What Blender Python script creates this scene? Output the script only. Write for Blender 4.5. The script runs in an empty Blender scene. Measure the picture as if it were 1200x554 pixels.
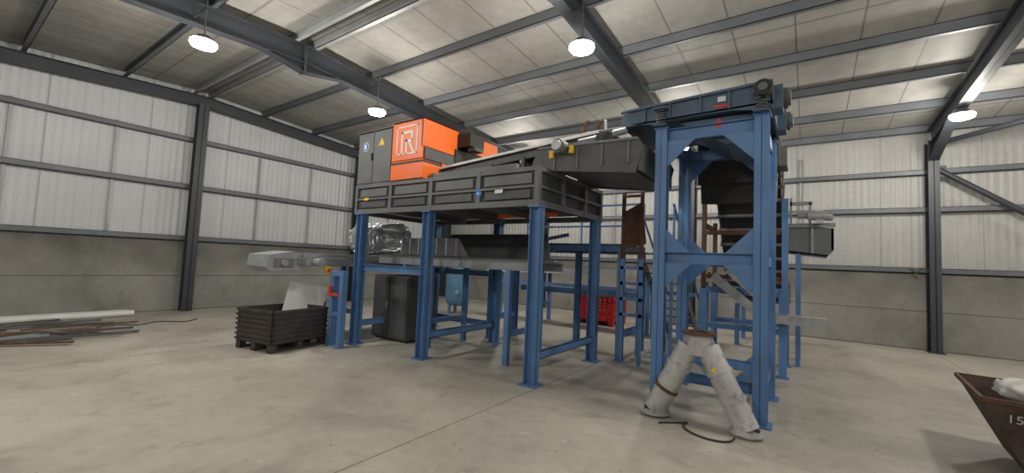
import bpy, bmesh, math, random
from mathutils import Matrix, Vector, noise
random.seed(4)
sc=bpy.context.scene
sc.view_settings.view_transform='Standard'
# ------------------------------------------------------------------ materials
MATS={}
def mat(name,col,rough=.6,metal=0,var=.15,scale=3,dirt=None,dirt_amt=.3,bump=0,emit=0):
    if name in MATS: return MATS[name]
    m=bpy.data.materials.new(name);m.use_nodes=True;nt=m.node_tree;N=nt.nodes;L=nt.links
    b=N["Principled BSDF"];b.inputs["Roughness"].default_value=rough;b.inputs["Metallic"].default_value=metal
    tc=N.new("ShaderNodeTexCoord")
    no=N.new("ShaderNodeTexNoise");no.inputs["Scale"].default_value=scale;no.inputs["Detail"].default_value=6
    L.new(tc.outputs["Object"],no.inputs["Vector"])
    r=N.new("ShaderNodeValToRGB");r.color_ramp.elements[0].position=.3;r.color_ramp.elements[1].position=.7
    r.color_ramp.elements[0].color=(*[c*(1-var) for c in col],1);r.color_ramp.elements[1].color=(*[min(1,c*(1+var)) for c in col],1)
    L.new(no.outputs[0],r.inputs[0]);out=r.outputs[0]
    if dirt:
        n2=N.new("ShaderNodeTexNoise");n2.inputs["Scale"].default_value=scale*2.7;n2.inputs["Detail"].default_value=8;n2.inputs["Roughness"].default_value=.7
        L.new(tc.outputs["Object"],n2.inputs["Vector"])
        r2=N.new("ShaderNodeValToRGB");r2.color_ramp.elements[0].position=.52;r2.color_ramp.elements[1].position=.72
        r2.color_ramp.elements[1].color=(dirt_amt,)*3+(1,)
        L.new(n2.outputs[0],r2.inputs[0])
        mx=N.new("ShaderNodeMixRGB");L.new(r2.outputs[0],mx.inputs[0]);L.new(out,mx.inputs[1]);mx.inputs[2].default_value=(*dirt,1);out=mx.outputs[0]
    L.new(out,b.inputs["Base Color"])
    if bump:
        bp=N.new("ShaderNodeBump");bp.inputs["Strength"].default_value=bump;bp.inputs["Distance"].default_value=.02
        L.new(no.outputs[0],bp.inputs["Height"]);L.new(bp.outputs[0],b.inputs["Normal"])
    if emit:
        b.inputs["Emission Color"].default_value=(*col,1);b.inputs["Emission Strength"].default_value=emit
    MATS[name]=m;return m
def mathn(nt,op,a,b=None,c=None):
    n=nt.nodes.new("ShaderNodeMath");n.operation=op
    for i,v in enumerate((a,b,c)):
        if v is None: continue
        if isinstance(v,(int,float)): n.inputs[i].default_value=v
        else: nt.links.new(v,n.inputs[i])
    return n.outputs[0]
def linemask(nt,coord,spacing,width,offset=0):
    f=mathn(nt,'FRACT',mathn(nt,'DIVIDE',mathn(nt,'ADD',coord,offset+1000*spacing),spacing))
    return mathn(nt,'LESS_THAN',f,width/spacing)
def surf(name,col,dark,rough,axis,ribs=None,lines=(),zstain=None,scale=.5,bumpd=.03,stain=(.1,.09,.08),fine=20,blots=()):
    m=bpy.data.materials.new(name);m.use_nodes=True;nt=m.node_tree;N=nt.nodes;L=nt.links
    b=N["Principled BSDF"];b.inputs["Roughness"].default_value=rough
    tc=N.new("ShaderNodeTexCoord");sp=N.new("ShaderNodeSeparateXYZ");L.new(tc.outputs["Object"],sp.inputs[0])
    C={'X':sp.outputs[0],'Y':sp.outputs[1],'Z':sp.outputs[2]}
    n1=N.new("ShaderNodeTexNoise");n1.inputs["Scale"].default_value=scale;n1.inputs["Detail"].default_value=8;n1.inputs["Roughness"].default_value=.6
    L.new(tc.outputs["Object"],n1.inputs["Vector"])
    r=N.new("ShaderNodeValToRGB");r.color_ramp.elements[0].position=.32;r.color_ramp.elements[1].position=.66
    r.color_ramp.elements[0].color=(*dark,1);r.color_ramp.elements[1].color=(*col,1);L.new(n1.outputs[0],r.inputs[0])
    out=r.outputs[0]
    n2=N.new("ShaderNodeTexNoise");n2.inputs["Scale"].default_value=fine;n2.inputs["Detail"].default_value=8
    L.new(tc.outputs["Object"],n2.inputs["Vector"])
    f=mathn(nt,'MULTIPLY_ADD',n2.outputs[0],.35,.83)
    mx=N.new("ShaderNodeMixRGB");mx.blend_type='MULTIPLY';mx.inputs[0].default_value=1;L.new(out,mx.inputs[1])
    cb=N.new("ShaderNodeCombineXYZ")
    for i in range(3): L.new(f,cb.inputs[i])
    L.new(cb.outputs[0],mx.inputs[2]);out=mx.outputs[0]
    height=n2.outputs[0]
    for (sc_,lo,hi,c,amt,dist) in blots:
        nb=N.new("ShaderNodeTexNoise");nb.inputs["Scale"].default_value=sc_;nb.inputs["Detail"].default_value=9;nb.inputs["Roughness"].default_value=.62;nb.inputs["Distortion"].default_value=dist
        L.new(tc.outputs["Object"],nb.inputs["Vector"])
        mr=N.new("ShaderNodeMapRange");L.new(nb.outputs[0],mr.inputs[0]);mr.inputs[1].default_value=lo;mr.inputs[2].default_value=hi
        k=mathn(nt,'MULTIPLY',mr.outputs[0],amt)
        mm=N.new("ShaderNodeMixRGB");L.new(k,mm.inputs[0]);L.new(out,mm.inputs[1]);mm.inputs[2].default_value=(*c,1);out=mm.outputs[0]
    for (ax,s,w,off,c,amt) in lines:
        k=mathn(nt,'MULTIPLY',linemask(nt,C[ax],s,w,off),amt)
        mm=N.new("ShaderNodeMixRGB");L.new(k,mm.inputs[0]);L.new(out,mm.inputs[1]);mm.inputs[2].default_value=(*c,1);out=mm.outputs[0]
    if zstain:
        z0,z1,amt=zstain
        t=N.new("ShaderNodeMapRange");L.new(C['Z'],t.inputs[0]);t.inputs[1].default_value=z0;t.inputs[2].default_value=z1
        n3=N.new("ShaderNodeTexNoise");n3.inputs["Scale"].default_value=1.6;n3.inputs["Detail"].default_value=7
        L.new(tc.outputs["Object"],n3.inputs["Vector"])
        k=mathn(nt,'MULTIPLY',mathn(nt,'MULTIPLY',t.outputs[0],n3.outputs[0]),amt)
        mm=N.new("ShaderNodeMixRGB");L.new(k,mm.inputs[0]);L.new(out,mm.inputs[1]);mm.inputs[2].default_value=(*stain,1);out=mm.outputs[0]
    L.new(out,b.inputs["Base Color"])
    bp=N.new("ShaderNodeBump");bp.inputs["Distance"].default_value=bumpd;bp.inputs["Strength"].default_value=.6
    if ribs:
        ax,s=ribs
        hh=mathn(nt,'SINE',mathn(nt,'MULTIPLY',C[ax],2*math.pi/s))
        hh=mathn(nt,'MULTIPLY_ADD',height,.15,hh);L.new(hh,bp.inputs["Height"])
    else: L.new(height,bp.inputs["Height"]);bp.inputs["Strength"].default_value=.15
    L.new(bp.outputs[0],b.inputs["Normal"])
    return m
BLUE=mat("blue_paint",(.09,.205,.43),.45,0,.14,2,(.16,.15,.14),.7)
DBLUE=mat("slate_blue_paint",(.07,.11,.17),.5,0,.2,3,(.1,.09,.08),.6)
GREY=mat("graphite_paint",(.072,.077,.082),.55,0,.2,2,(.17,.16,.15),.5)
GREY2=mat("graphite_panel",(.13,.138,.145),.55,0,.18,2,(.22,.21,.19),.4)
ORANGE=mat("orange_paint",(.86,.155,.02),.45,0,.06,2,(.6,.2,.08),.35)
WHITE=mat("white_paint",(.75,.75,.73),.5,0,.05,4)
BLACK=mat("black_rubber",(.02,.019,.018),.6,0,.3,5,(.10,.08,.065),.5)
STEEL=mat("galvanised_steel",(.42,.43,.44),.45,.5,.2,5)
LSTEEL=mat("grey_machine_paint",(.26,.28,.30),.5,.1,.1,4,(.2,.18,.15),.4)
PSTEEL=mat("pale_conveyor_paint",(.5,.5,.49),.5,.0,.1,4,(.3,.28,.25),.4)
RUST=mat("rusty_steel",(.12,.06,.038),.85,.1,.4,8,(.05,.03,.02),.7,.4)
RUSTD=mat("dark_rusty_steel",(.065,.044,.036),.85,.1,.4,5,(.15,.07,.04),.7,.4)
YEL=mat("yellow_paint",(.8,.5,.03),.5,0,.05,4)
RED=mat("red_plastic",(.5,.02,.02),.4,0,.1,3)
STRUCT=mat("structural_steel_paint",(.034,.039,.049),.5,.1,.12,1.5,(.07,.07,.07),.3)
PURL=mat("purlin_steel",(.12,.13,.145),.5,.2,.15,1.2)
PURLG=mat("ridge_steel_light",(.3,.31,.32),.5,.3,.15,2)
WOOD=mat("weathered_timber",(.12,.09,.07),.8,0,.4,6)
PIPEW=mat("white_plastic_pipe",(.65,.65,.63),.4,0,.08,3)
PIPEG=mat("worn_grey_pipe",(.45,.45,.46),.5,.2,.2,3,(.17,.08,.05),.75,.2)
FOIL=mat("silver_wrap",(.55,.57,.6),.22,.6,.3,4,None,.3,.8)
TANK=mat("tank_blue_paint",(.09,.21,.33),.45,0,.15,3)
CRATE=mat("black_plastic",(.05,.042,.04),.55,0,.3,4,(.14,.1,.08),.4)
STICK=mat("sticker_blue",(.02,.15,.6),.4)
LAMP=mat("lamp_diffuser",(1,.96,.82),.4,0,0,1,None,.3,0,30)
GRN=mat("weed_leaves",(.06,.14,.03),.7,0,.4,9)
REDL=mat("red_sticker",(.6,.05,.04),.5)
CHALK=mat("chalk_mark",(.5,.47,.45),.8,0,.2,9)
BAG=mat("white_sack",(.62,.61,.58),.7,0,.12,6,None,.3,.5)
# ------------------------------------------------------------------ mesh builder
class B:
    def __init__(s): s.bm=bmesh.new();s.m=[]
    def mi(s,m):
        if m not in s.m: s.m.append(m)
        return s.m.index(m)
    def poly(s,vs,fs,m):
        i=s.mi(m);v=[s.bm.verts.new(p) for p in vs]
        for f in fs:
            try: fc=s.bm.faces.new([v[k] for k in f]);fc.material_index=i
            except ValueError: pass
        return v
    def box(s,x0,x1,y0,y1,z0,z1,m):
        s.poly([(x,y,z) for x in (x0,x1) for y in (y0,y1) for z in (z0,z1)],
          [(0,1,3,2),(4,6,7,5),(0,4,5,1),(2,3,7,6),(0,2,6,4),(1,5,7,3)],m)
    def fr(s,a,b,up=(0,0,1)):
        a=Vector(a);b=Vector(b);d=(b-a).normalized();u=Vector(up)
        if abs(d.dot(u))>.98: u=Vector((0,1,0))
        r=d.cross(u).normalized();u=r.cross(d).normalized();return a,b,d,r,u
    def bar(s,a,b,w,h,m,up=(0,0,1),ow=0,oh=0):
        a,b,d,r,u=s.fr(a,b,up);vs=[]
        for p in (a,b):
            for i in (-1,1):
                for j in (-1,1): vs.append(p+r*(i*w/2+ow)+u*(j*h/2+oh))
        s.poly(vs,[(0,1,3,2),(4,6,7,5),(0,4,5,1),(2,3,7,6),(0,2,6,4),(1,5,7,3)],m)
    def ibeam(s,a,b,w,h,m,up=(0,0,1),t=.014):
        s.bar(a,b,t,h,m,up);s.bar(a,b,w,t,m,up,0,h/2-t/2);s.bar(a,b,w,t,m,up,0,-h/2+t/2)
    def chan(s,a,b,w,h,m,up=(0,0,1),t=.012,side=1):
        s.bar(a,b,t,h,m,up,side*(w/2-t/2),0);s.bar(a,b,w,t,m,up,0,h/2-t/2);s.bar(a,b,w,t,m,up,0,-h/2+t/2)
    def cyl(s,a,b,r0,m,r1=None,n=20,cap=True):
        r1=r0 if r1 is None else r1
        a,b,d,r,u=s.fr(a,b);vs=[]
        for p,q in ((a,r0),(b,r1)):
            for k in range(n):
                t=2*math.pi*k/n;vs.append(p+(r*math.cos(t)+u*math.sin(t))*q)
        fs=[(k,(k+1)%n,n+(k+1)%n,n+k) for k in range(n)]
        if cap: fs+=[tuple(range(n)),tuple(range(n,2*n))]
        s.poly(vs,fs,m)
    def tube(s,a,b,r0,m,r1=None,t=.012,n=24):
        r1=r0 if r1 is None else r1
        a,b,d,r,u=s.fr(a,b);vs=[]
        for p,q in ((a,r0),(b,r1),(b,r1-t),(a,r0-t)):
            for k in range(n):
                th=2*math.pi*k/n;vs.append(p+(r*math.cos(th)+u*math.sin(th))*q)
        fs=[]
        for j in range(4):
            for k in range(n):
                fs.append((j*n+k,j*n+(k+1)%n,((j+1)%4)*n+(k+1)%n,((j+1)%4)*n+k))
        s.poly(vs,fs,m)
    def prism(s,pts,vec,m):
        n=len(pts);v=Vector(vec);vs=[Vector(p) for p in pts];vs+= [p+v for p in vs[:n]]
        s.poly(vs,[tuple(range(n)),tuple(range(n,2*n))]+[(k,(k+1)%n,n+(k+1)%n,n+k) for k in range(n)],m)
    def path(s,pts,r,m,n=10):
        for a,b in zip(pts[:-1],pts[1:]):
            s.cyl(a,b,r,m,n=n)
    def done(s,name,bevel=0,smooth=False,tf=None):
        bmesh.ops.recalc_face_normals(s.bm,faces=s.bm.faces)
        me=bpy.data.meshes.new(name);s.bm.to_mesh(me);s.bm.free()
        for m in s.m: me.materials.append(m)
        o=bpy.data.objects.new(name,me);sc.collection.objects.link(o)
        if me.vertices:
            xs=[v.co for v in me.vertices];c=Vector(((min(v.x for v in xs)+max(v.x for v in xs))/2,(min(v.y for v in xs)+max(v.y for v in xs))/2,min(v.z for v in xs)))
            if name.startswith(("wall","floor","ceiling")): c=Vector((0,0,0))
            me.transform(Matrix.Translation(-c));o.location=c
        if tf: o.rotation_euler=tf
        if bevel:
            bv=o.modifiers.new("b","BEVEL");bv.width=bevel;bv.segments=2;bv.limit_method='ANGLE'
        if smooth:
            for p in me.polygons: p.use_smooth=True
            es=o.modifiers.new("e","EDGE_SPLIT");es.split_angle=math.radians(35)
        return o
# ------------------------------------------------------------------ dimensions
XG=-15.13;YB=15.5;YR=4.66;HR=6.25;S=.0607;YN=2*YR-YB;XR=14.6;SP=5.94
FX=[XG+.25,-9.19,-3.25,2.69,8.63,XR-.25]
def zr(y): return HR-S*abs(y-YR)
# ------------------------------------------------------------------ shell
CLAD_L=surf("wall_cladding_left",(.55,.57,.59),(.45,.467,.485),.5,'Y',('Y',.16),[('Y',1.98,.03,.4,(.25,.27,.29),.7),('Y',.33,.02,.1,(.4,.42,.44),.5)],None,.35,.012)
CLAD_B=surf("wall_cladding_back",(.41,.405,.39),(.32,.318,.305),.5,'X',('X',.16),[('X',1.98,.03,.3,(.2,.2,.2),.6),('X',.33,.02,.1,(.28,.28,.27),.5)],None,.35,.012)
bl=[(.9,.5,.68,(.12,.115,.1),.5,.6)]
CONC_L=surf("wall_concrete_left",(.29,.285,.268),(.20,.198,.183),.8,'Y',None,[('Z',1.0,.03,.0,(.1,.1,.09),.8),('Y',5.6,.03,.94,(.1,.1,.09),.7)],(.9,2.0,1.3),.6,.01,(.07,.065,.055),9,bl)
CONC_B=surf("wall_concrete_back",(.30,.29,.265),(.21,.205,.185),.8,'X',None,[('Z',1.0,.03,.0,(.1,.1,.09),.8),('X',5.94,.03,3.2,(.1,.1,.09),.7)],(.9,2.0,1.3),.6,.01,(.07,.065,.055),9,bl)
FLOOR=surf("floor_concrete",(.46,.428,.372),(.35,.328,.285),.55,'X',None,[('X',5.94,.018,3.27,(.10,.09,.08),.8),('Y',6.0,.015,1.0,(.2,.19,.17),.5)],None,.4,.006,(.1,.1,.1),7,
   [(.45,.5,.75,(.21,.198,.175),.75,.3),(1.1,.545,.66,(.22,.205,.18),.45,.5),(2.6,.57,.72,(.17,.158,.14),.5,.4),(.35,.52,.72,(.58,.555,.5),.5,.3),(14,.63,.69,(.07,.065,.055),.65,0),(5,.64,.70,(.60,.58,.53),.5,0)])
ROOF=surf("ceiling_liner",(.38,.368,.34),(.265,.26,.245),.65,'X',('X',.5),[('X',1.0,.03,.2,(.13,.125,.115),.8),('Y',5.4,.05,1.9,(.15,.145,.14),.7),('Y',1.81,.03,.9,(.22,.21,.2),.4)],None,.5,.006,(.1,.1,.1),6)
b=B();b.box(XG-.3,XR+.3,YN-.3,YB+.3,-.2,0,FLOOR);b.done("floor")
def wallx(name,x0,x1,conc,clad):
    b=B();b.box(x0,x1,YN-.3,YB+.3,0,2.0,conc)
    xa,xb=(x0,x1-.12) if x0<0 else (x0+.12,x1)
    b.prism([(xa,YN-.3,2.0),(xa,YB+.3,2.0),(xa,YB+.3,zr(YB)+.5),(xa,YR,HR+.5),(xa,YN-.3,zr(YN)+.5)],(xb-xa,0,0),clad)
    return b.done(name)
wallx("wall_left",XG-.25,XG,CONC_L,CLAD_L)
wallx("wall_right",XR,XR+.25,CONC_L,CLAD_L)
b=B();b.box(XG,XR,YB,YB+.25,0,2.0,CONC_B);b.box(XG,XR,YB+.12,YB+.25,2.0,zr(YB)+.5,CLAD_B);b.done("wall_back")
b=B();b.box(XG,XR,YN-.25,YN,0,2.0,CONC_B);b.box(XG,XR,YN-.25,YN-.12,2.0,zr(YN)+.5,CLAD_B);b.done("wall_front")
b=B()
for ys in ((YN-.3,YR),(YR,YB+.3)):
    a,c=ys
    b.prism([(XG-.25,a,zr(a)+.40),(XG-.25,c,zr(c)+.40),(XG-.25,c,zr(c)+.5),(XG-.25,a,zr(a)+.5)],(XR-XG+.5,0,0),ROOF)
b.done("ceiling")
b=B()
for z in (2.12,3.66,5.07):
    b.chan((XG-.02,YN+.3,z),(XG-.02,YB-.1,z),.16,.14,PURL)
for z in (2.1,3.73,4.75): 
    b.chan((XG+.2,YB+.03,z),(XR-.2,YB+.03,z),.14,.14,PURL)
for y in (-2.6,1.0,2.85,6.5,8.3,10.1,11.9): b.box(XG-.08,XG-.05,y,y+.05,2.0,5.2,PURLG)
for x in (-12.2,-6.2,-.2,5.7): b.box(x,x+.05,YB+.05,YB+.09,2.0,5.4,PURLG)
b.done("wall_girts")
for i,x in enumerate(FX):
    b=B();g=i in (0,5)
    if g:
        for y in (YR,YR+5.5,YR-5.5): b.ibeam((x,y,0),(x,y,zr(y)-.1),.26,.26,STRUCT,(1,0,0))
    for yc,sg in ((YB-.22,-1),(YN+.22,1)):
        b.ibeam((x,yc,0),(x,yc,zr(yc)-.1),.22,.42,STRUCT,(0,1,0))
        b.box(x-.16,x+.16,yc-.26,yc+.26,0,.025,STRUCT)
        d=.3 if g else .42
        b.ibeam((x,yc,zr(yc)),(x,YR,HR),.2,d,STRUCT)
        if not g:
            ye=yc+sg*.2;y2=yc+sg*2.0
            b.prism([(x-.008,ye,zr(ye)-.2),(x-.008,y2,zr(y2)-.2),(x-.008,ye,zr(ye)-.65)],(.016,0,0),STRUCT)
            b.bar((x,ye,zr(ye)-.65),(x,y2,zr(y2)-.2),.2,.016,STRUCT)
            y3=YR-sg*.9
            b.prism([(x-.008,YR,HR-.2),(x-.008,y3,zr(y3)-.2),(x-.008,YR,HR-.42)],(.016,0,0),STRUCT)
            b.bar((x,YR,HR-.42),(x,y3,zr(y3)-.2),.2,.016,STRUCT)
    if not g:
        b.box(x-.1,x+.1,YR-.02,YR+.02,HR-.44,HR+.2,STRUCT)
    b.done("portal_frame")
b=B()
for k in range(0,7):
    for sg in (-1,1):
        if k==0: y=YR+sg*.22
        else: y=YR+sg*k*1.78
        m=PURL if k else PURLG
        b.chan((XG+.02,y,zr(y)+.30),(XR-.02,y,zr(y)+.30),.09,.2,m,(0,0,1),.012,sg)
b.done("roof_purlins")
b=B()
b.cyl((2.8,YB-.25,4.75),(8.4,YB-.25,.25),.07,STRUCT)
b.cyl((2.8,YB-.5,5.4),(8.5,YB-6,5.75),.06,STRUCT)
b.box(2.7,2.95,YB-.26,YB-.24,4.55,4.85,STRUCT)
b.done("wind_bracing")
# ------------------------------------------------------------------ lamps
lamps=[(-8.55,2.6),(-8.66,6.27),(-3.01,5.99),(2.69,12.6),(-8.6,-2.5),(-3.0,-2.6),(2.9,-2.6),(2.9,5.9),(8.9,-2.5),(8.9,5.8),(8.9,12.2),(-3.0,12.6),(-8.8,12.6)]  # visible lamps come first; the unseen ones after are added to light the hall
for i,(x,y) in enumerate(lamps):
    b=B();z=5.38
    b.cyl((x,y,z+.02),(x,y,z+.05),.185,GREY,.17);b.cyl((x,y,z+.05),(x,y,z+.12),.11,GREY)
    pr=[(.20,.02),(.205,-.02),(.18,-.06),(.11,-.085),(.01,-.095)]
    b.cyl((x,y,z),(x,y,z+.019),.20,LAMP)
    for (ra,za),(rb,zb_) in zip(pr[:-1],pr[1:]): b.cyl((x,y,z+za),(x,y,z+zb_),ra,LAMP,rb,24,False)
    b.cyl((x,y,z+.12),(x,y,zr(y)+.22),.012,GREY)
    fx=min(FX,key=lambda q:abs(q-x));
    if abs(fx-x)>.05: b.cyl((x,y,zr(y)-.1),(fx,y,zr(y)-.1),.015,STRUCT)
    b.done("high_bay_lamp")
    ld=bpy.data.lights.new("high_bay_light","POINT");ld.energy=245;ld.shadow_soft_size=.2;ld.color=(1,.955,.87)
    lo=bpy.data.objects.new("high_bay_light",ld);lo.location=(x,y,z-.33);sc.collection.objects.link(lo)
# ------------------------------------------------------------------ sorter support platform
b=B()
x0,x1,y0,y1=-8.02,-3.36,5.4,7.85;zt,zb=3.34,2.72
L=[(-3.42,5.42),(-5.8,5.42),(-7.75,5.36),(-3.42,7.6),(-5.8,7.6),(-7.8,7.6)]
for (x,y) in L:
    b.ibeam((x,y+.07,0),(x,y+.07,zb),.17,.17,BLUE,(1,0,0));b.box(x-.14,x+.14,y-.07,y+.21,0,.02,BLUE)
    b.box(x-.11,x+.11,y-.04,y+.18,zb-.02,zb,BLUE)
for a,c in (((-3.42,5.5,.42),(-3.42,7.6,.42)),((-5.8,5.5,.42),(-5.8,7.6,.42)),((-5.8,7.6,.42),(-7.8,7.6,.42)),((-5.8,7.65,1.55),(-7.75,7.65,1.55)),((-7.75,5.45,.42),(-7.78,7.6,.42)),((-5.7,5.46,1.6),(-7.7,5.46,1.6))):
    b.chan(a,c,.06,.13,BLUE)
b.done("machine_support_frame")
b=B()
b.box(x0+.06,x1-.06,y0+.05,y1-.05,zb+.12,zt-.03,GREY)
for z,hh in ((zb,.10),(zt-.07,.07),(zb+.29,.04)):
    b.box(x0,x1,y0,y0+.07,z,z+hh,GREY2);b.box(x1-.07,x1,y0,y1,z,z+hh,GREY2);b.box(x0,x0+.07,y0,y1,z,z+hh,GREY2);b.box(x0,x1,y1-.07,y1,z,z+hh,GREY2)
for x in (x0,-6.9,-5.75,-4.6,x1-.08): b.box(x,x+.08,y0-.004,y0+.06,zb,zt,GREY2);b.box(x,x+.06,y0+.06,y1-.06,zb,zb+.1,GREY2)
for y in (y0,y0+.8,y0+1.65,y1-.08): b.box(x1-.06,x1+.004,y,y+.08,zb,zt,GREY2)
for xa,xb in ((-6.75,-5.85),(-5.6,-4.7),(-4.45,-3.5),(-7.85,-7.0)):
    b.box(xa,xb,y0+.02,y0+.055,zb+.36,zt-.1,GREY2);b.box(xa+.02,xb-.02,y0+.02,y0+.055,zb+.13,zb+.26,GREY)
b.box(-5.3,-3.9,y1-.9,y1-.84,zb+.02,zb+.1,ORANGE)
b.cyl((-4.55,y0-.008,2.97),(-4.55,y0,2.97),.07,STICK,n=24);b.cyl((-4.55,y0-.012,2.97),(-4.55,y0-.008,2.97),.02,WHITE,n=12)
b.box(-4.2,-4.04,y0-.006,y0,2.95,3.01,WHITE);b.box(-7.7,-7.55,y0-.006,y0,3.0,3.06,YEL)
b.done("sorter_deck",.006)
# ------------------------------------------------------------------ optical sorter cabinet
b=B()
cx0,cx1,cy0,cy1=-8.02,-6.0,5.42,7.7;ct=4.50
b.box(cx0,-6.9,cy0,cy1,zt,ct-.03,GREY2)
b.box(cx0+.02,-7.5,cy0-.02,cy0,zt+.03,ct-.06,GREY2);b.box(-7.48,-6.92,cy0-.02,cy0,zt+.03,ct-.06,GREY2)
b.box(cx0-.02,-6.88,cy0-.04,cy1,ct-.03,ct+.0,GREY)
b.cyl((-7.75,cy0-.03,4.16),(-7.75,cy0-.02,4.16),.10,WHITE,n=24);b.cyl((-7.75,cy0-.035,4.16),(-7.75,cy0-.03,4.16),.085,STICK,n=24);b.box(-7.79,-7.71,cy0-.04,cy0-.035,4.11,4.21,WHITE)
b.prism([(-7.33,cy0-.025,4.14),(-7.13,cy0-.025,4.14),(-7.23,cy0-.025,4.31)],(0,.004,0),YEL)
b.box(-7.53,-7.50,cy0-.05,cy0-.02,3.85,4.0,BLACK)
b.box(-6.9,cx1,cy0,cy0+.9,3.72,ct,ORANGE)
b.box(-6.87,cx1+.01,cy0-.03,cy0,3.75,ct+.03,ORANGE)
b.box(-6.9,cx1-.02,cy0+.02,cy1,zt,ct-.02,GREY)
b.box(-6.87,cx1+.05,cy0-.04,cy0+.55,zt+.02,3.66,ORANGE)
b.prism([(-6.87,cy0-.04,3.66),(cx1+.05,cy0-.04,3.66),(cx1,cy0+.0,3.72),(-6.87,cy0+.0,3.72)],(0,.5,0),GREY)
yq=cy0-.036
def st(xa,xb,za,zb_): b.box(xa,xb,yq,cy0-.03,za,zb_,WHITE)
lx0,lx1,lz0,lz1=-6.74,-6.13,3.85,4.43
st(lx0,lx1,lz1-.03,lz1);st(lx0,lx1,lz0,lz0+.03);st(lx0,lx0+.03,lz0,lz1);st(lx1-.03,lx1,lz0,lz1)
st(-6.6,-6.55,3.85,4.32);st(-6.6,-6.32,4.27,4.32);st(-6.32,-6.27,4.12,4.32);st(-6.47,-6.27,4.10,4.15);st(-6.47,-6.42,3.85,4.15)
b.prism([(-6.40,yq,4.1),(-6.34,yq,4.1),(-6.2,yq,3.88),(-6.26,yq,3.88)],(0,.005,0),WHITE)
b.box(cx1-.02,cx1+.03,cy0-.03,6.35,3.98,ct+.03,ORANGE)
b.box(-6.9,cx1+.03,cy0-.03,6.35,ct,ct+.03,ORANGE)
b.box(-6.9,cx1+.03,6.85,cy1,4.16,ct+.03,ORANGE)
b.box(-6.9,cx1,6.35,6.85,ct-.25,ct-.15,GREY2)
b.box(-6.0,cx1+.04,cy0+.02,cy1,3.74,3.96,GREY)
b.box(cx1-.01,cx1+.06,6.25,cy1,3.78,4.12,BLACK)
b.box(-6.0,cx1+.03,cy0+.5,6.6,3.5,3.74,ORANGE)
b.box(-6.1,-5.6,6.32,6.75,4.16,4.42,BLACK);b.prism([(-6.1,6.32,4.42),(-5.65,6.32,4.42),(-5.72,6.4,4.55),(-6.05,6.4,4.55)],(0,.36,0),BLACK)
b.box(-5.75,-5.55,6.42,6.68,4.08,4.16,GREY)
o=b.done("optical_sorter",.008)
def text(body,loc,rot,size,m,parent,nm):
    t=bpy.data.curves.new(nm,"FONT");t.body=body;t.size=size;t.extrude=.002;t.materials.append(m)
    ob=bpy.data.objects.new(nm,t);sc.collection.objects.link(ob);ob.parent=parent
    ob.matrix_parent_inverse=Matrix.Translation(-parent.location);ob.location=loc;ob.rotation_euler=rot
text("SORTING",(cx1+.064,6.8,3.88),(math.pi/2,0,math.pi/2),.19,WHITE,o,"label_text")
# ------------------------------------------------------------------ acceleration belt conveyor on deck
b=B()
def zc(x): return 3.58+(x+6)*.075
ya,yb=5.85,7.25
for y in (ya,yb): 
    b.chan((-5.94,y,zc(-6)-.06),(-2.45,y,zc(-2.45)-.06),.06,.16,GREY,(0,0,1),.01,-1)
    b.bar((-5.9,y,zc(-5.95)+.04),(-2.6,y,zc(-2.6)+.04),.05,.05,WHITE)
b.prism([(-5.94,ya+.02,zc(-6)),(-2.4,ya+.02,zc(-2.4)),(-2.4,ya+.02,zc(-2.4)-.02),(-5.94,ya+.02,zc(-6)-.02)],(0,yb-ya-.04,0),BLACK)
b.cyl((-2.45,ya,zc(-2.45)-.09),(-2.45,yb,zc(-2.45)-.09),.09,BLACK)
for x in (-5.4,-4.7,-4.0): 
    b.box(x,x+.07,ya-.03,ya+.03,zt,zc(x)-.1,GREY);b.box(x,x+.07,yb-.03,yb+.03,zt,zc(x)-.1,GREY)
    b.cyl((x,ya-.02,zc(x)-.17),(x,yb,zc(x)-.17),.035,STEEL)
b.box(-5.9,-3.9,ya-.3,ya-.2,zt,zt+.12,GREY2)
b.prism([(-3.75,ya-.12,3.36),(-1.98,ya-.12,3.17),(-1.88,ya-.12,3.55),(-1.95,ya-.12,3.68),(-3.6,ya-.12,3.72)],(0,.06,0),GREY)
b.prism([(-3.75,yb+.1,3.36),(-1.98,yb+.1,3.17),(-1.88,yb+.1,3.55),(-1.95,yb+.1,3.68),(-3.6,yb+.1,3.72)],(0,.06,0),GREY)
b.prism([(-3.35,ya-.1,3.35),(-1.98,ya-.1,3.17),(-1.98,ya-.1,3.20),(-3.35,ya-.1,3.38)],(0,1.6,0),GREY)
b.box(-1.95,-1.9,ya-.1,yb+.1,3.2,3.6,GREY)
for x in (-3.3,-2.9,-2.5,-2.1): b.box(x,x+.03,ya-.14,ya-.12,3.32,3.64,GREY2)
b.bar((-3.6,ya-.13,3.70),(-1.95,ya-.13,3.66),.03,.04,GREY2)
b.cyl((-3.15,ya-.3,3.66),(-3.15,ya-.1,3.66),.11,GREY2);b.cyl((-3.15,ya-.34,3.66),(-3.15,ya-.3,3.66),.08,STEEL)
b.cyl((-2.9,ya-.05,3.72),(-2.6,ya-.05,3.74),.07,GREY2)
b.box(-3.35,-3.28,ya-.2,ya-.12,3.5,3.62,YEL);b.box(-3.0,-2.94,ya-.2,ya-.12,3.55,3.66,YEL)
b.bar((-3.0,ya+.1,3.8),(-2.82,ya+.1,4.12),.03,.06,RUST);b.bar((-2.75,ya+.1,3.8),(-2.62,ya+.1,4.08),.03,.06,RUST)
b.bar((-3.05,ya+.3,3.95),(-2.45,ya+.3,3.92),.03,.06,RUST);b.bar((-2.6,ya+.3,3.8),(-2.62,ya+.3,4.15),.03,.05,STEEL)
b.box(-2.9,-2.4,ya,ya+.05,3.82,3.9,GREY2)
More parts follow.
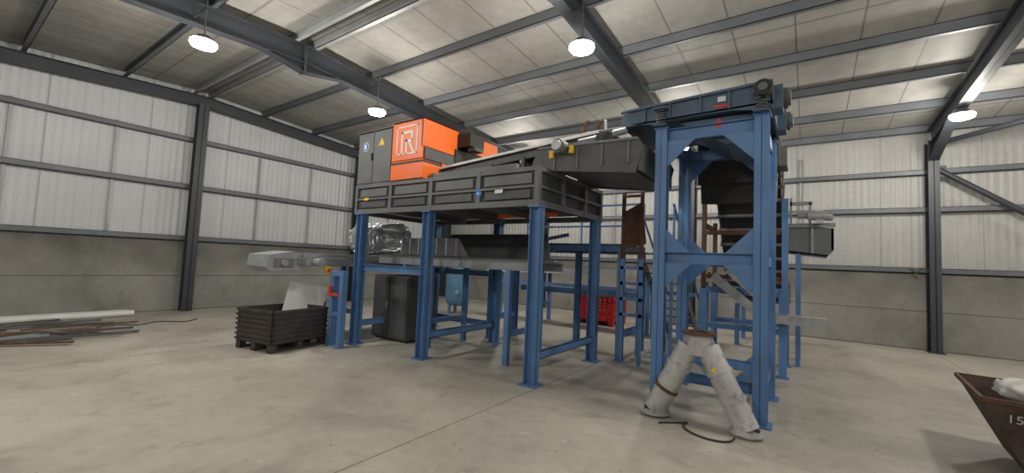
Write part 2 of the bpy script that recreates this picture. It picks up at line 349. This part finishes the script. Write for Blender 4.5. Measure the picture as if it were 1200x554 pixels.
b.cyl((-2.35,ya-.05,3.8),(-2.15,ya-.05,3.82),.05,LSTEEL)
b.done("belt_conveyor",.005)
# ------------------------------------------------------------------ feeder tower
b=B()
tx0,tx1,ty0,ty1=-1.70,-.47,6.05,7.4;th=3.84
for x in (tx0,tx1):
    for y in (ty0,ty1):
        b.ibeam((x,y,0),(x,y,th),.16,.16,BLUE,(0,1,0),.012);b.box(x-.13,x+.13,y-.13,y+.13,0,.02,BLUE);b.box(x-.1,x+.1,y-.1,y+.1,th-.02,th,BLUE)
def ring(z,hh=.15):
    b.chan((tx0,ty0,z),(tx1,ty0,z),.07,hh,BLUE,(0,0,1),.012,-1)
    b.chan((tx0,ty1,z),(tx1,ty1,z),.07,hh,BLUE)
    b.chan((tx0,ty0,z),(tx0,ty1,z),.07,hh,BLUE)
    b.chan((tx1,ty0,z),(tx1,ty1,z),.07,hh,BLUE)
ring(3.73,.18);ring(2.0,.16);ring(.42,.14)
def gus(z,dz,s=.30):
    for y in (ty0,ty1):
        for x,sx in ((tx0+.07,1),(tx1-.07,-1)):
            b.prism([(x,y-.05,z),(x+sx*s,y-.05,z),(x,y-.05,z+dz*s)],(0,.012,0),BLUE)
    for x in (tx0,tx1):
        for y,sy in ((ty0+.07,1),(ty1-.07,-1)):
            b.prism([(x-.006,y,z),(x-.006,y+sy*s,z),(x-.006,y,z+dz*s)],(.012,0,0),BLUE)
gus(3.64,-1,.38);gus(2.07,1,.34);gus(1.93,-1,.36);gus(.49,1,.24)
b.done("feeder_tower_frame",.003)
# ------------------------------------------------------------------ vibrating feeder
b=B()
fy0,fy1=5.98,7.45;dz=-.06
side=[(-2.28,4.03),(-2.28,4.18),(-1.9,4.24),(-.6,4.28),(-.38,4.28),(-.35,4.0),(-.5,3.95),(-.8,4.0),(-1.55,4.0),(-1.85,3.97)]
for y in (fy0,fy1-.02):
    b.prism([(x,y,z+dz) for x,z in side],(0,.02,0),DBLUE)
b.prism([(x,fy0,z+dz) for x,z in [(-2.3,4.02),(-.35,4.05),(-.35,4.02),(-2.3,3.99)]],(0,fy1-fy0,0),DBLUE)
b.bar((-2.3,fy0-.02,4.21+dz),(-.35,fy0-.02,4.29+dz),.06,.035,DBLUE);b.bar((-2.3,fy1,4.21+dz),(-.35,fy1,4.29+dz),.06,.035,DBLUE)
for x in (-1.95,-1.6,-1.2,-.85): b.box(x,x+.025,fy0-.04,fy0,4.02+dz,4.25+dz,DBLUE)
b.box(-.38,-.35,fy0,fy1,3.95+dz,4.28+dz,DBLUE)
b.prism([(-1.5,fy0+.16,3.93),(-.58,fy0+.16,3.93),(-.58,fy0+.16,3.55),(-.9,fy0+.16,3.55)],(0,1.1,0),DBLUE)
for x in (-1.70,-.47):
    for y in (fy0-.04,fy1+.02):
        pts=[(x+.055*math.cos(t*.7),y+.055*math.sin(t*.7),3.87+t*.0046) for t in range(0,46)]
        b.path(pts,.011,GREY,6)
        b.box(x-.09,x+.09,y-.09,y+.09,4.08,4.11,DBLUE);b.box(x-.09,x+.09,y-.09,y+.09,3.842,3.865,DBLUE)
for y in (fy0+.2,fy1-.3):
    b.cyl((-.34,y,4.06),(-.2,y,4.06),.13,GREY);b.cyl((-.2,y,4.06),(-.17,y,4.06),.1,GREY2);b.box(-.35,-.25,y-.15,y+.15,3.9,4.2,DBLUE)
b.cyl((-.45,fy0-.17,4.12),(-.45,fy0-.07,4.12),.10,BLACK);b.cyl((-.45,fy0-.19,4.12),(-.45,fy0-.17,4.12),.05,GREY2)
b.box(-.98,-.88,fy0-.006,fy0,4.08,4.15,WHITE);b.box(-1.02,-.85,fy0-.006,fy0,4.0,4.04,REDL)
b.prism([(-1.0,fy0+.1,3.75),(-.91,fy0+.1,3.81),(-.97,fy0+.1,3.89),(-1.05,fy0+.1,3.83)],(0,-.01,0),REDL)
b.done("vibrating_feeder",.004)
# ------------------------------------------------------------------ Y pipe chute on floor
b=B()
A=Vector((-1.09,5.6,.98))
for foot,lean in ((Vector((-1.58,5.55,.03)),1),(Vector((-.56,5.55,.03)),-1)):
    d=(A-foot).normalized();mid=foot+Vector((0,0,.05))
    b.tube(foot,mid,.15,PIPEG,.148);b.tube(foot,foot+Vector((0,0,.02)),.18,PIPEG,None,.05)
    top=A+Vector((-.10*lean,0,-.06))
    b.tube(mid+Vector((0,0,-.01)),top,.138,PIPEG,.132)
    for k in (.33,.68):
        p=mid.lerp(top,k);b.tube(p-d*.02,p+d*.02,.15,PIPEG if (k>.5 or lean<0) else RUST,None,.02)
b.tube(A+Vector((0,0,-.16)),A+Vector((0,0,.1)),.155,PIPEG,.145);b.tube(A+Vector((0,0,.08)),A+Vector((0,0,.11)),.19,RUST,None,.06)
b.prism([A+Vector((-.24,-.02,-.15)),A+Vector((.24,-.02,-.15)),A+Vector((.14,-.02,.08)),A+Vector((-.14,-.02,.08))],(0,.04,0),PIPEG)
pp=A+Vector((.2,-.12,-.3));b.cyl(pp,pp+Vector((.02,-.03,0.0)),.035,YEL)
b.done("forked_pipe_chute",0,True)
b=B();pts=[]
for t in range(60):
    a=t/59;pts.append((-1.45+.75*a+.10*math.sin(a*9),5.25+.2*math.sin(a*6.3)+.1*a,.012))
b.path(pts,.011,BLACK,6);b.done("loose_cable")
# ------------------------------------------------------------------ discharge conveyor (left)
b=B()
dx0,dx1,dy0,dy1=-9.0,-8.3,3.78,8.6
for x in (dx0,dx1): b.chan((x,dy0+.3,1.66),(x,dy1,1.66),.05,.16,LSTEEL,(0,0,1),.01,1 if x==dx1 else -1)
b.box(dx0+.03,dx1-.03,dy0+.15,dy1,1.72,1.735,BLACK);b.box(dx0+.03,dx1-.03,dy0+.3,dy1,1.58,1.6,BLACK)
b.prism([(dx0-.06,dy0,1.55),(dx0-.06,dy0+.03,1.78),(dx0-.06,dy0+.5,1.86),(dx0-.06,dy0+.62,1.80),(dx0-.06,dy0+.62,1.5),(dx0-.06,dy0+.08,1.46)],(dx1-dx0+.12,0,0),LSTEEL)
b.box(dx1+.061,dx1+.07,dy0+.12,dy0+.52,1.54,1.72,GREY2);b.cyl((dx1+.07,dy0+.32,1.63),(dx1+.12,dy0+.32,1.63),.06,LSTEEL)
for y in (4.6,4.9,5.2,5.7,6.2,6.7,7.2,7.7): b.cyl((dx0,y,1.64),(dx1,y,1.64),.04,STEEL)
b.cyl((dx1+.02,4.75,1.66),(dx1+.28,4.75,1.66),.08,LSTEEL);b.box(dx1+.03,dx1+.12,4.95,5.05,1.42,1.58,YEL);b.cyl((dx1+.12,5.0,1.5),(dx1+.15,5.0,1.5),.03,REDL)
b.box(dx1+.03,dx1+.1,4.35,4.5,1.6,1.74,GREY2);b.bar((dx1+.03,4.5,1.8),(dx1+.03,8.4,1.8),.02,.08,LSTEEL);b.bar((dx0,4.5,1.8),(dx0,8.4,1.8),.02,.08,LSTEEL)
for y in (5.85,8.3):
    for x in (dx0+.02,dx1-.02): b.box(x-.05,x+.05,y-.05,y+.05,0,1.58,BLUE);b.box(x-.1,x+.1,y-.1,y+.1,0,.015,BLUE)
    b.box(dx0,dx1,y-.03,y+.03,.5,.6,BLUE)
b.done("discharge_conveyor",.004)
b=B()
for x,y in ((-7.94,5.0),(-7.55,4.95),(-7.94,5.18)):
    b.box(x-.06,x+.06,y-.06,y+.06,0,1.5,BLUE);b.box(x-.1,x+.1,y-.1,y+.1,0,.015,BLUE)
b.box(-7.94,-7.55,4.92,4.98,1.4,1.5,BLUE);b.box(-7.94,-7.55,4.92,4.98,.6,.68,BLUE);b.box(-7.9,-7.6,4.87,4.91,1.0,1.06,REDL);b.box(-7.95,-7.88,4.87,4.91,1.0,1.2,REDL)
b.done("drive_stand",.004)
b=B();X0,X1,Y0,Y1=-8.15,-7.0,6.15,7.0
b.box(X0,X1,Y0,Y1,.05,1.42,GREY);w_=(X1-X0)/2
for k in range(2):
    b.box(X0+w_*k+.02,X0+w_*(k+1)-.02,Y0-.03,Y0,.1,1.38,GREY);b.box(X0+w_*k+.06,X0+w_*(k+1)-.06,Y0-.035,Y0-.03,.9,1.3,GREY)
b.box(X0+w_-.09,X0+w_-.07,Y0-.06,Y0-.03,.7,.85,STEEL);b.box(X1,X1+.02,Y0+.05,Y1-.05,.1,1.38,GREY);b.box(X0+.05,X1-.05,Y0+.05,Y1-.05,0,.05,BLACK)
b.done("control_cabinet",.006)
b=B();bmesh.ops.create_icosphere(b.bm,subdivisions=5,radius=1);b.mi(FOIL)
for v in b.bm.verts:
    p=v.co.copy();q=Vector([math.copysign(abs(c)**.5,c) for c in p])
    n=noise.noise(p*3)*.13+abs(noise.noise(p*7+Vector((3,1,2))))*.12
    q=q*(1+n);v.co=Vector((-8.6,6.6,2.28))+Vector((q.x*.38,q.y*.7,q.z*.36+(0.05*q.y)))
b.done("wrapped_drive_unit",0,False)
b=B()
for y in (6.2,7.3): b.chan((-8.15,y,1.78),(-3.9,y,1.78),.05,.18,LSTEEL,(0,0,1),.01,1 if y>7 else -1)
b.box(-8.15,-3.9,6.23,7.27,1.82,1.84,BLACK)
for i in range(18): b.box(-8.0+i*.23,-7.97+i*.23,6.25,7.25,1.84,1.9,GREY2)
b.prism([(-7.3,6.2,1.9),(-5.4,6.2,1.9),(-5.5,6.0,2.25),(-7.1,6.0,2.25)],(0,.02,0),GREY2)
b.prism([(-7.3,7.3,1.9),(-4.2,7.3,1.9),(-4.4,7.5,2.45),(-7.1,7.5,2.45)],(0,.02,0),GREY)
for k in range(7): b.box(-7.1+k*.26,-7.07+k*.26,5.96,6.0,1.92,2.24,LSTEEL)
for x in (-7.2,-4.4):
    for y in (6.2,7.3): b.box(x-.04,x+.04,y-.04,y+.04,1.5,1.7,BLUE)
for x in (-6.4,-4.4):
    for y in (6.2,7.3): b.box(x-.05,x+.05,y-.05,y+.05,0,1.7,BLUE)
    b.box(x-.03,x+.03,6.2,7.3,.5,.6,BLUE)
b.done("ejection_conveyor",.003)
# ------------------------------------------------------------------ plastic pallet box
b=B()
def pallet_box(b,m,L_,W_,H_,ribs,base=.14):
    b.box(0,L_,0,W_,base,base+.03,m)
    t=.035
    for (xa,xb,yy0,yy1) in ((0,L_,0,t),(0,L_,W_-t,W_),(0,t,0,W_),(L_-t,L_,0,W_)): b.box(xa,xb,yy0,yy1,base,H_,m)
    for k in range(ribs):
        z=base+.03+(H_-base-.08)*k/(ribs-1)
        b.box(-.025,L_+.025,-.025,0,z,z+.035,m);b.box(-.025,L_+.025,W_,W_+.025,z,z+.035,m)
        b.box(-.025,0,-.025,W_+.025,z,z+.035,m);b.box(L_,L_+.025,-.025,W_+.025,z,z+.035,m)
    for x in (0,L_/2-.06,L_-.12): b.box(x,x+.12,0,W_,0,.04,m); 
    for x in (0,L_/2-.06,L_-.12):
        for y in (0,W_/2-.06,W_-.12): b.box(x,x+.12,y,y+.12,.03,base,m)
pallet_box(b,CRATE,1.0,1.2,.76,7)
o=b.done("pallet_box");o.location=(-8.47,4.30,0);o.rotation_euler=(0,0,math.radians(10))
b=B();b.box(0,.75,0,.03,0,1.0,WHITE);b.box(.1,.8,.06,.08,0,.7,GREY2);o=b.done("board_offcuts");o.location=(-8.62,4.68,.2);o.rotation_euler=(math.radians(-14),math.radians(10),math.radians(60))
b=B();L_,W_,H_=1.2,1.0,1.0
b.box(0,L_,0,W_,.14,.17,RED)
for k in range(5):
    z=.17+k*.19
    for yy in (0,W_-.03): b.box(0,L_,yy,yy+.03,z,z+.07,RED)
    for xx in (0,L_-.03): b.box(xx,xx+.03,0,W_,z,z+.07,RED)
for k in range(9):
    x=k*(L_-.05)/8
    for yy in (0,W_-.03): b.box(x,x+.05,yy-.01,yy+.04,.14,H_,RED)
    y=k*(W_-.05)/8
    for xx in (0,L_-.03): b.box(xx-.01,xx+.04,y,y+.05,.14,H_,RED)
for x in (0,.54,1.08):
    b.box(x,x+.12,0,W_,0,.04,RED)
    for y in (0,.44,.88): b.box(x,x+.12,y,y+.12,.04,.14,RED)
for yy in (-.02,W_-.03): b.box(-.02,L_+.02,yy,yy+.05,H_-.06,H_,RED)
for xx in (-.02,L_-.03): b.box(xx,xx+.05,0,W_,H_-.06,H_,RED)
o=b.done("red_plastic_crate");o.location=(-5.5,12.9,0);o.scale=(1.1,1.1,1.1)
b=B();cx,cy=-9.9,10.9
b.cyl((cx,cy,.45),(cx,cy,1.35),.42,TANK,n=32)
for z0_,z1_,ra,rb in ((1.35,1.46,.42,.36),(1.46,1.54,.36,.2),(1.54,1.57,.2,.02),(.45,.34,.42,.36),(.34,.27,.36,.2)): b.cyl((cx,cy,z0_),(cx,cy,z1_),ra,TANK,rb,32)
for t in range(3):
    a=t*2.1+.4;b.box(cx+.34*math.cos(a)-.04,cx+.34*math.cos(a)+.04,cy+.34*math.sin(a)-.04,cy+.34*math.sin(a)+.04,0,.6,TANK)
b.cyl((cx,cy,1.55),(cx,cy,1.75),.03,STEEL);b.cyl((cx+.3,cy-.35,.75),(cx+.36,cy-.45,.75),.06,STEEL)
b.done("air_receiver_tank",0,True)
# ------------------------------------------------------------------ rear platform, stairs, rear conveyor
b=B()
for x,y in ((-6.26,9.13),(-6.26,8.1),(-4.6,9.4),(-3.07,9.5),(-3.03,8.1)):
    b.ibeam((x,y,0),(x,y,2.2),.13,.13,BLUE,(0,1,0),.01);b.box(x-.1,x+.1,y-.1,y+.1,0,.015,BLUE)
for a,c in (((-6.3,8.1,2.2),(-3.0,8.1,2.2)),((-6.3,9.5,2.2),(-3.0,9.5,2.2)),((-6.26,8.1,2.2),(-6.26,9.5,2.2)),((-3.05,8.1,2.2),(-3.05,9.5,2.2)),((-3.05,8.1,.5),(-3.05,9.5,.5)),((-6.26,8.1,.5),(-6.26,9.1,.5)),((-6.2,9.3,1.2),(-3.1,9.5,1.2))):
    b.chan(a,c,.06,.14,BLUE)
b.box(-6.3,-3.0,8.1,9.5,2.27,2.3,GREY2)
b.bar((-6.1,8.05,2.15),(-4.2,8.05,2.48),.07,.07,BLUE)
for x in (-6.2,-4.6,-3.05): b.cyl((x,9.5,2.3),(x,9.5,3.3),.024,BLUE)
for z in (2.8,3.3): b.cyl((-6.2,9.5,z),(-3.05,9.5,z),.024,BLUE)
b.done("access_platform",.003)
b=B()
for x in (-2.9,-2.2): b.bar((x,8.7,2.25),(x,11.4,0.08),.03,.2,GREY2);b.cyl((x,8.7,3.15),(x,11.4,1.0),.022,BLUE);b.cyl((x,8.75,2.2),(x,8.75,3.15),.022,BLUE);b.cyl((x,11.3,.1),(x,11.3,1.05),.022,BLUE);b.cyl((x,10.0,1.2),(x,10.0,2.1),.022,BLUE)
for k in range(10):
    t=(k+.6)/10.6;b.box(-2.9,-2.2,8.7+2.7*t-.13,8.7+2.7*t+.13,2.25-2.17*t,2.28-2.17*t,GREY)
for y in (8.72,9.9): 
    for x in (-2.88,-2.22): b.box(x-.03,x+.03,y-.03,y+.03,0,2.2-(y-8.7)*.8,BLUE)
b.done("access_stairs")
b=B()
for y in (11.7,12.2): b.chan((-9.3,y,1.6),(-2.1,y,1.75),.05,.22,PSTEEL,(0,0,1),.01,1 if y>12 else -1)
b.prism([(-9.3,11.72,1.66),(-2.1,11.72,1.81),(-2.1,11.72,1.79),(-9.3,11.72,1.64)],(0,.46,0),BLACK)
for x in (-9,-7,-3.6,-2.2):
    for y in (11.7,12.2): b.box(x-.05,x+.05,y-.05,y+.05,0,1.55,BLUE)
    b.box(x-.03,x+.03,11.7,12.2,.5,.6,BLUE)
b.bar((-9,11.7,1.2),(-2.2,11.7,1.2),.05,.1,BLUE);
b.done("transfer_conveyor")
b=B()
for x in (-2.98,-2.62): b.box(x,x+.06,7.92,7.98,2.0,3.3,RUST)
b.prism([(-2.98,7.95,2.9),(-2.6,7.95,3.1),(-2.5,7.95,2.3),(-2.9,7.95,2.2)],(0,.02,0),RUST)
for z in (2.1,2.7,3.2): b.box(-2.98,-2.56,7.93,7.97,z,z+.05,RUST)
b.box(-2.98,-2.92,7.92,7.98,0,2.0,BLUE);b.box(-2.62,-2.56,7.92,7.98,0,2.0,BLUE)
for z in (.9,1.2,1.5,1.8): b.box(-2.98,-2.56,7.92,7.98,z,z+.06,BLUE)
b.done("rusty_chute_frame")
# ------------------------------------------------------------------ swan-neck elevating conveyor behind tower
def crom(P,n=6):
    out=[]
    for i in range(len(P)-1):
        p0=P[max(i-1,0)];p1=P[i];p2=P[i+1];p3=P[min(i+2,len(P)-1)]
        for k in range(n):
            t=k/n;out.append(tuple(.5*((2*p1[j])+(-p0[j]+p2[j])*t+(2*p0[j]-5*p1[j]+4*p2[j]-p3[j])*t*t+(-p0[j]+3*p1[j]-3*p2[j]+p3[j])*t**3) for j in range(2)))
    out.append(P[-1]);return out
b=B()
P=crom([(7.75,3.55),(8.4,3.72),(9.1,3.45),(9.7,2.85),(10.3,2.15),(11.0,1.55),(12.0,1.2),(13.8,1.05)],5)
xa,xb=-1.52,-.42
def off(i,h_):
    a=P[max(i-1,0)];c=P[min(i+1,len(P)-1)];d=Vector((c[0]-a[0],c[1]-a[1])).normalized();n=Vector((-d.y,d.x))
    if n.y<0: n=-n
    return (P[i][0]+n.x*h_,P[i][1]+n.y*h_)
for i in range(len(P)-1):
    p,q=P[i],P[i+1];p2,q2=off(i,.5),off(i+1,.5);pm,qm=off(i,.2),off(i+1,.2);pn,qn=off(i,.03),off(i+1,.03)
    for x in (xa,xb):
        b.prism([(x,p[0],p[1]),(x,q[0],q[1]),(x,q2[0],q2[1]),(x,p2[0],p2[1])],(.025,0,0),GREY)
        if i%2==0:
            xo=x-.03 if x==xa else x+.025
            b.prism([(xo,p[0],p[1]),(xo,p[0]+(q[0]-p[0])*.3,p[1]+(q[1]-p[1])*.3),(xo,p2[0]+(q2[0]-p2[0])*.3,p2[1]+(q2[1]-p2[1])*.3),(xo,p2[0],p2[1])],(.03,0,0),GREY2)
    b.prism([(xa,pm[0],pm[1]),(xa,qm[0],qm[1]),(xa,qm[0],qm[1]+.02),(xa,pm[0],pm[1]+.02)],(xb-xa,0,0),BLACK)
    b.prism([(xa,pn[0],pn[1]),(xa,qn[0],qn[1]),(xa,qn[0],qn[1]+.015),(xa,pn[0],pn[1]+.015)],(xb-xa,0,0),BLACK)
    if i%2==0: b.cyl((xa,p[0],p[1]),(xb,p[0],p[1]),.035,GREY2);b.box(xa+.05,xb-.05,pm[0]-.015,pm[0]+.015,pm[1],pm[1]+.12,BLACK)
    if i<12: b.prism([(xa,p2[0],p2[1]),(xa,q2[0],q2[1]),(xa,q2[0],q2[1]+.02),(xa,p2[0],p2[1]+.02)],(xb-xa+.025,0,0),BLACK)
b.box(xa-.02,xb+.03,7.62,7.7,3.3,4.05,BLACK);b.box(xa,xb+.025,7.68,7.8,3.95,4.0,BLACK)
b.prism([(xa,7.72,3.5),(xa,8.5,3.6),(xa,8.3,3.05),(xa,7.85,3.0)],(xb-xa,0,0),BLACK)
b.box(xb+.03,xb+.15,8.0,8.5,3.6,3.9,GREY2)
for y,z in ((12.2,1.05),(13.5,.95)):
    for x in (xa+.05,xb-.05): b.box(x-.05,x+.05,y-.05,y+.05,0,z,BLUE)
b.done("elevating_conveyor")
b=B()
for x in (-1.68,):
    for y in (9.0,10.2): b.box(x-.04,x+.04,y-.04,y+.04,1.50,3.9 if y<10 else 2.9,RUST)
b.box(-1.72,-1.64,9.0,10.2,2.7,2.78,RUST)
for z in (1.7,2.55): b.box(-1.68,-.4,8.94,9.0,z,z+.08,RUST)
for x in (-1.68,-.36):
    for y in (9.0,10.2): b.box(x-.06,x+.06,y-.06,y+.06,0,1.5,BLUE);b.box(x-.1,x+.1,y-.1,y+.1,0,.015,BLUE)
    b.box(x-.03,x+.03,9,10.2,.5,.6,BLUE)
b.box(-.38,-.28,8.94,9.04,1.5,3.2,BLUE)
for y in (9.0,10.2):
    b.box(-1.68,-.36,y-.04,y+.04,1.42,1.54,BLUE);b.box(-1.68,-.36,y-.04,y+.04,.75,.85,BLUE)
b.bar((-1.5,8.9,1.75),(-.6,8.9,1.0),.06,.16,STEEL);b.bar((-1.25,8.86,1.85),(-.5,8.86,1.15),.06,.06,STEEL)
b.box(-.75,.28,8.8,9.5,1.02,1.09,STEEL);b.box(-.75,.28,8.77,8.8,.97,1.12,STEEL)
b.done("elevator_stand")
b=B()
def pl(y,m=LSTEEL): b.prism([(-.36,y,2.3),(.32,y,2.22),(.42,y,2.35),(.42,y,2.78),(-.36,y,2.86)],(0,.04,0),m)
pl(10.3,GREY2);pl(11.25,GREY2)
b.prism([(-.36,10.3,2.3),(.32,10.3,2.22),(.32,10.3,2.25),(-.36,10.3,2.33)],(0,.98,0),GREY2)
b.box(.38,.42,10.3,11.28,2.35,2.78,GREY);b.prism([(-.36,10.34,2.78),(.38,10.34,2.7),(.38,10.34,2.72),(-.36,10.34,2.8)],(0,.9,0),BLACK)
b.box(-.36,.45,10.26,10.3,2.80,2.88,LSTEEL);b.box(.05,.1,10.27,10.3,2.28,2.8,LSTEEL)
b.cyl((-.0,10.15,3.02),(.4,10.15,3.0),.09,STEEL);b.cyl((-.16,10.15,3.02),(-.0,10.15,3.02),.06,LSTEEL);b.box(.12,.25,10.1,10.28,2.86,3.12,STEEL)
b.box(-.3,.08,10.25,10.3,3.25,3.32,LSTEEL);b.box(-.3,-.26,10.25,10.3,2.85,3.4,LSTEEL);b.box(.02,.06,10.25,10.3,2.85,3.3,LSTEEL)
b.box(-.2,-.12,11.2,11.28,0,2.3,BLUE);b.box(-.2,-.12,10.32,10.4,0,2.3,BLUE)
b.done("inclined_conveyor")
# ------------------------------------------------------------------ skip
b=B();hz=.76
top=[(0,0,hz),(1.7,0,hz),(1.7,1.3,hz),(0,1.3,hz)];bot=[(.32,.16,.08),(1.5,.16,.08),(1.5,1.1,.08),(.32,1.1,.08)]
ti=[(x*.97+.025,y*.96+.025,z-.0) for x,y,z in top];bi=[(x*.97+.03,y*.96+.03,z+.03) for x,y,z in bot]
for k in range(4):
    j=(k+1)%4;b.poly([top[k],top[j],bot[j],bot[k]],[(0,1,2,3)],RUSTD);b.poly([ti[k],ti[j],bi[j],bi[k]],[(0,1,2,3)],RUSTD);b.poly([top[k],top[j],ti[j],ti[k]],[(0,1,2,3)],RUSTD)
    b.bar(top[k],top[j],.03,.04,RUST)
b.poly(bot,[(0,1,2,3)],RUSTD);b.poly(bi,[(0,1,2,3)],RUSTD)
b.box(.5,1.45,.28,.38,0,.08,RUSTD);b.box(.5,1.45,.92,1.02,0,.08,RUSTD)
for k in range(22):
    x=.4+random.random()*1.0;y=.2+random.random()*.85;z=.56+random.random()*.2;a=random.random()*3
    b.bar((x,y,z),(x+.22*math.cos(a),y+.22*math.sin(a),z+.1*random.random()),.05+.07*random.random(),.04+.06*random.random(),random.choice([WHITE,RUST,WHITE,WOOD,LSTEEL]))
for x in (.6,.9,1.2): b.box(x,x+.25,.4,1.0,.12,.58,RUST)
# lumpy white sack lying on top
i0=b.mi(BAG);r=bmesh.ops.create_icosphere(b.bm,subdivisions=3,radius=1)
for v in r['verts']:
    p=v.co.copy();v.co=Vector((.42,.62,.78))+Vector((p.x*.22,p.y*.32,p.z*.11))*(1+.35*noise.noise(p*2.3))
for f_ in b.bm.faces:
    if len(f_.verts)==3: f_.material_index=i0;f_.smooth=True
o=b.done("tipping_skip");o.location=(1.38+.85,5.78+.65,0);o.rotation_euler=(0,0,math.radians(-4))
t=bpy.data.curves.new("load_text","FONT");t.body="150";t.size=.11;t.extrude=.001;t.materials.append(CHALK)
ob=bpy.data.objects.new("load_text",t);sc.collection.objects.link(ob);ob.parent=o;ob.location=(-.70,-.625,.58);ob.rotation_euler=(math.radians(103.2),0,0)
# ------------------------------------------------------------------ floor debris left
b=B()
for i,(dx,z) in enumerate(((0,.08),(.18,.08))): b.tube((-14.4+dx,.0+i*.2,z),(-14.6+dx,3.3+i*.1,z),.075,PIPEW)
b.done("plastic_pipes",0,True)
b=B()
for k in range(22):
    x=-13.9+random.random()*2.4;y=.2+random.random()*1.5;a=random.gauss(1.45,.35);l=.7+random.random()*1.3;z=.02+random.random()*.04
    b.bar((x,y,z),(x+l*math.cos(a),y+l*math.sin(a),z+.01),.03+.09*random.random(),.03,random.choice([WOOD,LSTEEL,GREY,GREY,RUST]))
b.done("scrap_bars")
b=B();b.path([(-12.8+.15*math.sin(t*.5),2+t*.07,.012) for t in range(34)],.012,BLACK,6);b.done("loose_cable")
b=B()
for k in range(14):
    a=random.random()*6.28;l=.15+random.random()*.3
    b.prism([(2.35,YB-.03,2.02),(2.37,YB-.03,2.02),(2.36+l*.5*math.cos(a),YB-.05-.15*abs(math.sin(a)),2.02+l*.5-.3*(k%3==0))],(0,.01,0),GRN)
b.done("wall_weed")
# ------------------------------------------------------------------ world, camera
w=bpy.data.worlds.new("world");sc.world=w;w.use_nodes=True
w.node_tree.nodes["Background"].inputs[0].default_value=(.6,.65,.7,1);w.node_tree.nodes["Background"].inputs[1].default_value=.3
f,th,ro,ps=491.36,.0609,.0444,.6153
F0=Vector((-math.sin(ps),math.cos(ps),0));R0=Vector((math.cos(ps),math.sin(ps),0));U0=Vector((0,0,1))
F=F0*math.cos(th)+U0*math.sin(th);U=U0*math.cos(th)-F0*math.sin(th)
R=R0*math.cos(ro)+U*math.sin(ro);U=U*math.cos(ro)-R0*math.sin(ro)
cd=bpy.data.cameras.new("camera");cam=bpy.data.objects.new("camera",cd);sc.collection.objects.link(cam)
cam.matrix_world=Matrix([[R[0],U[0],-F[0],0],[R[1],U[1],-F[1],0],[R[2],U[2],-F[2],1.84],[0,0,0,1]])
cd.sensor_width=36;cd.lens=f/1200*36;cd.clip_start=.05
sc.camera=cam
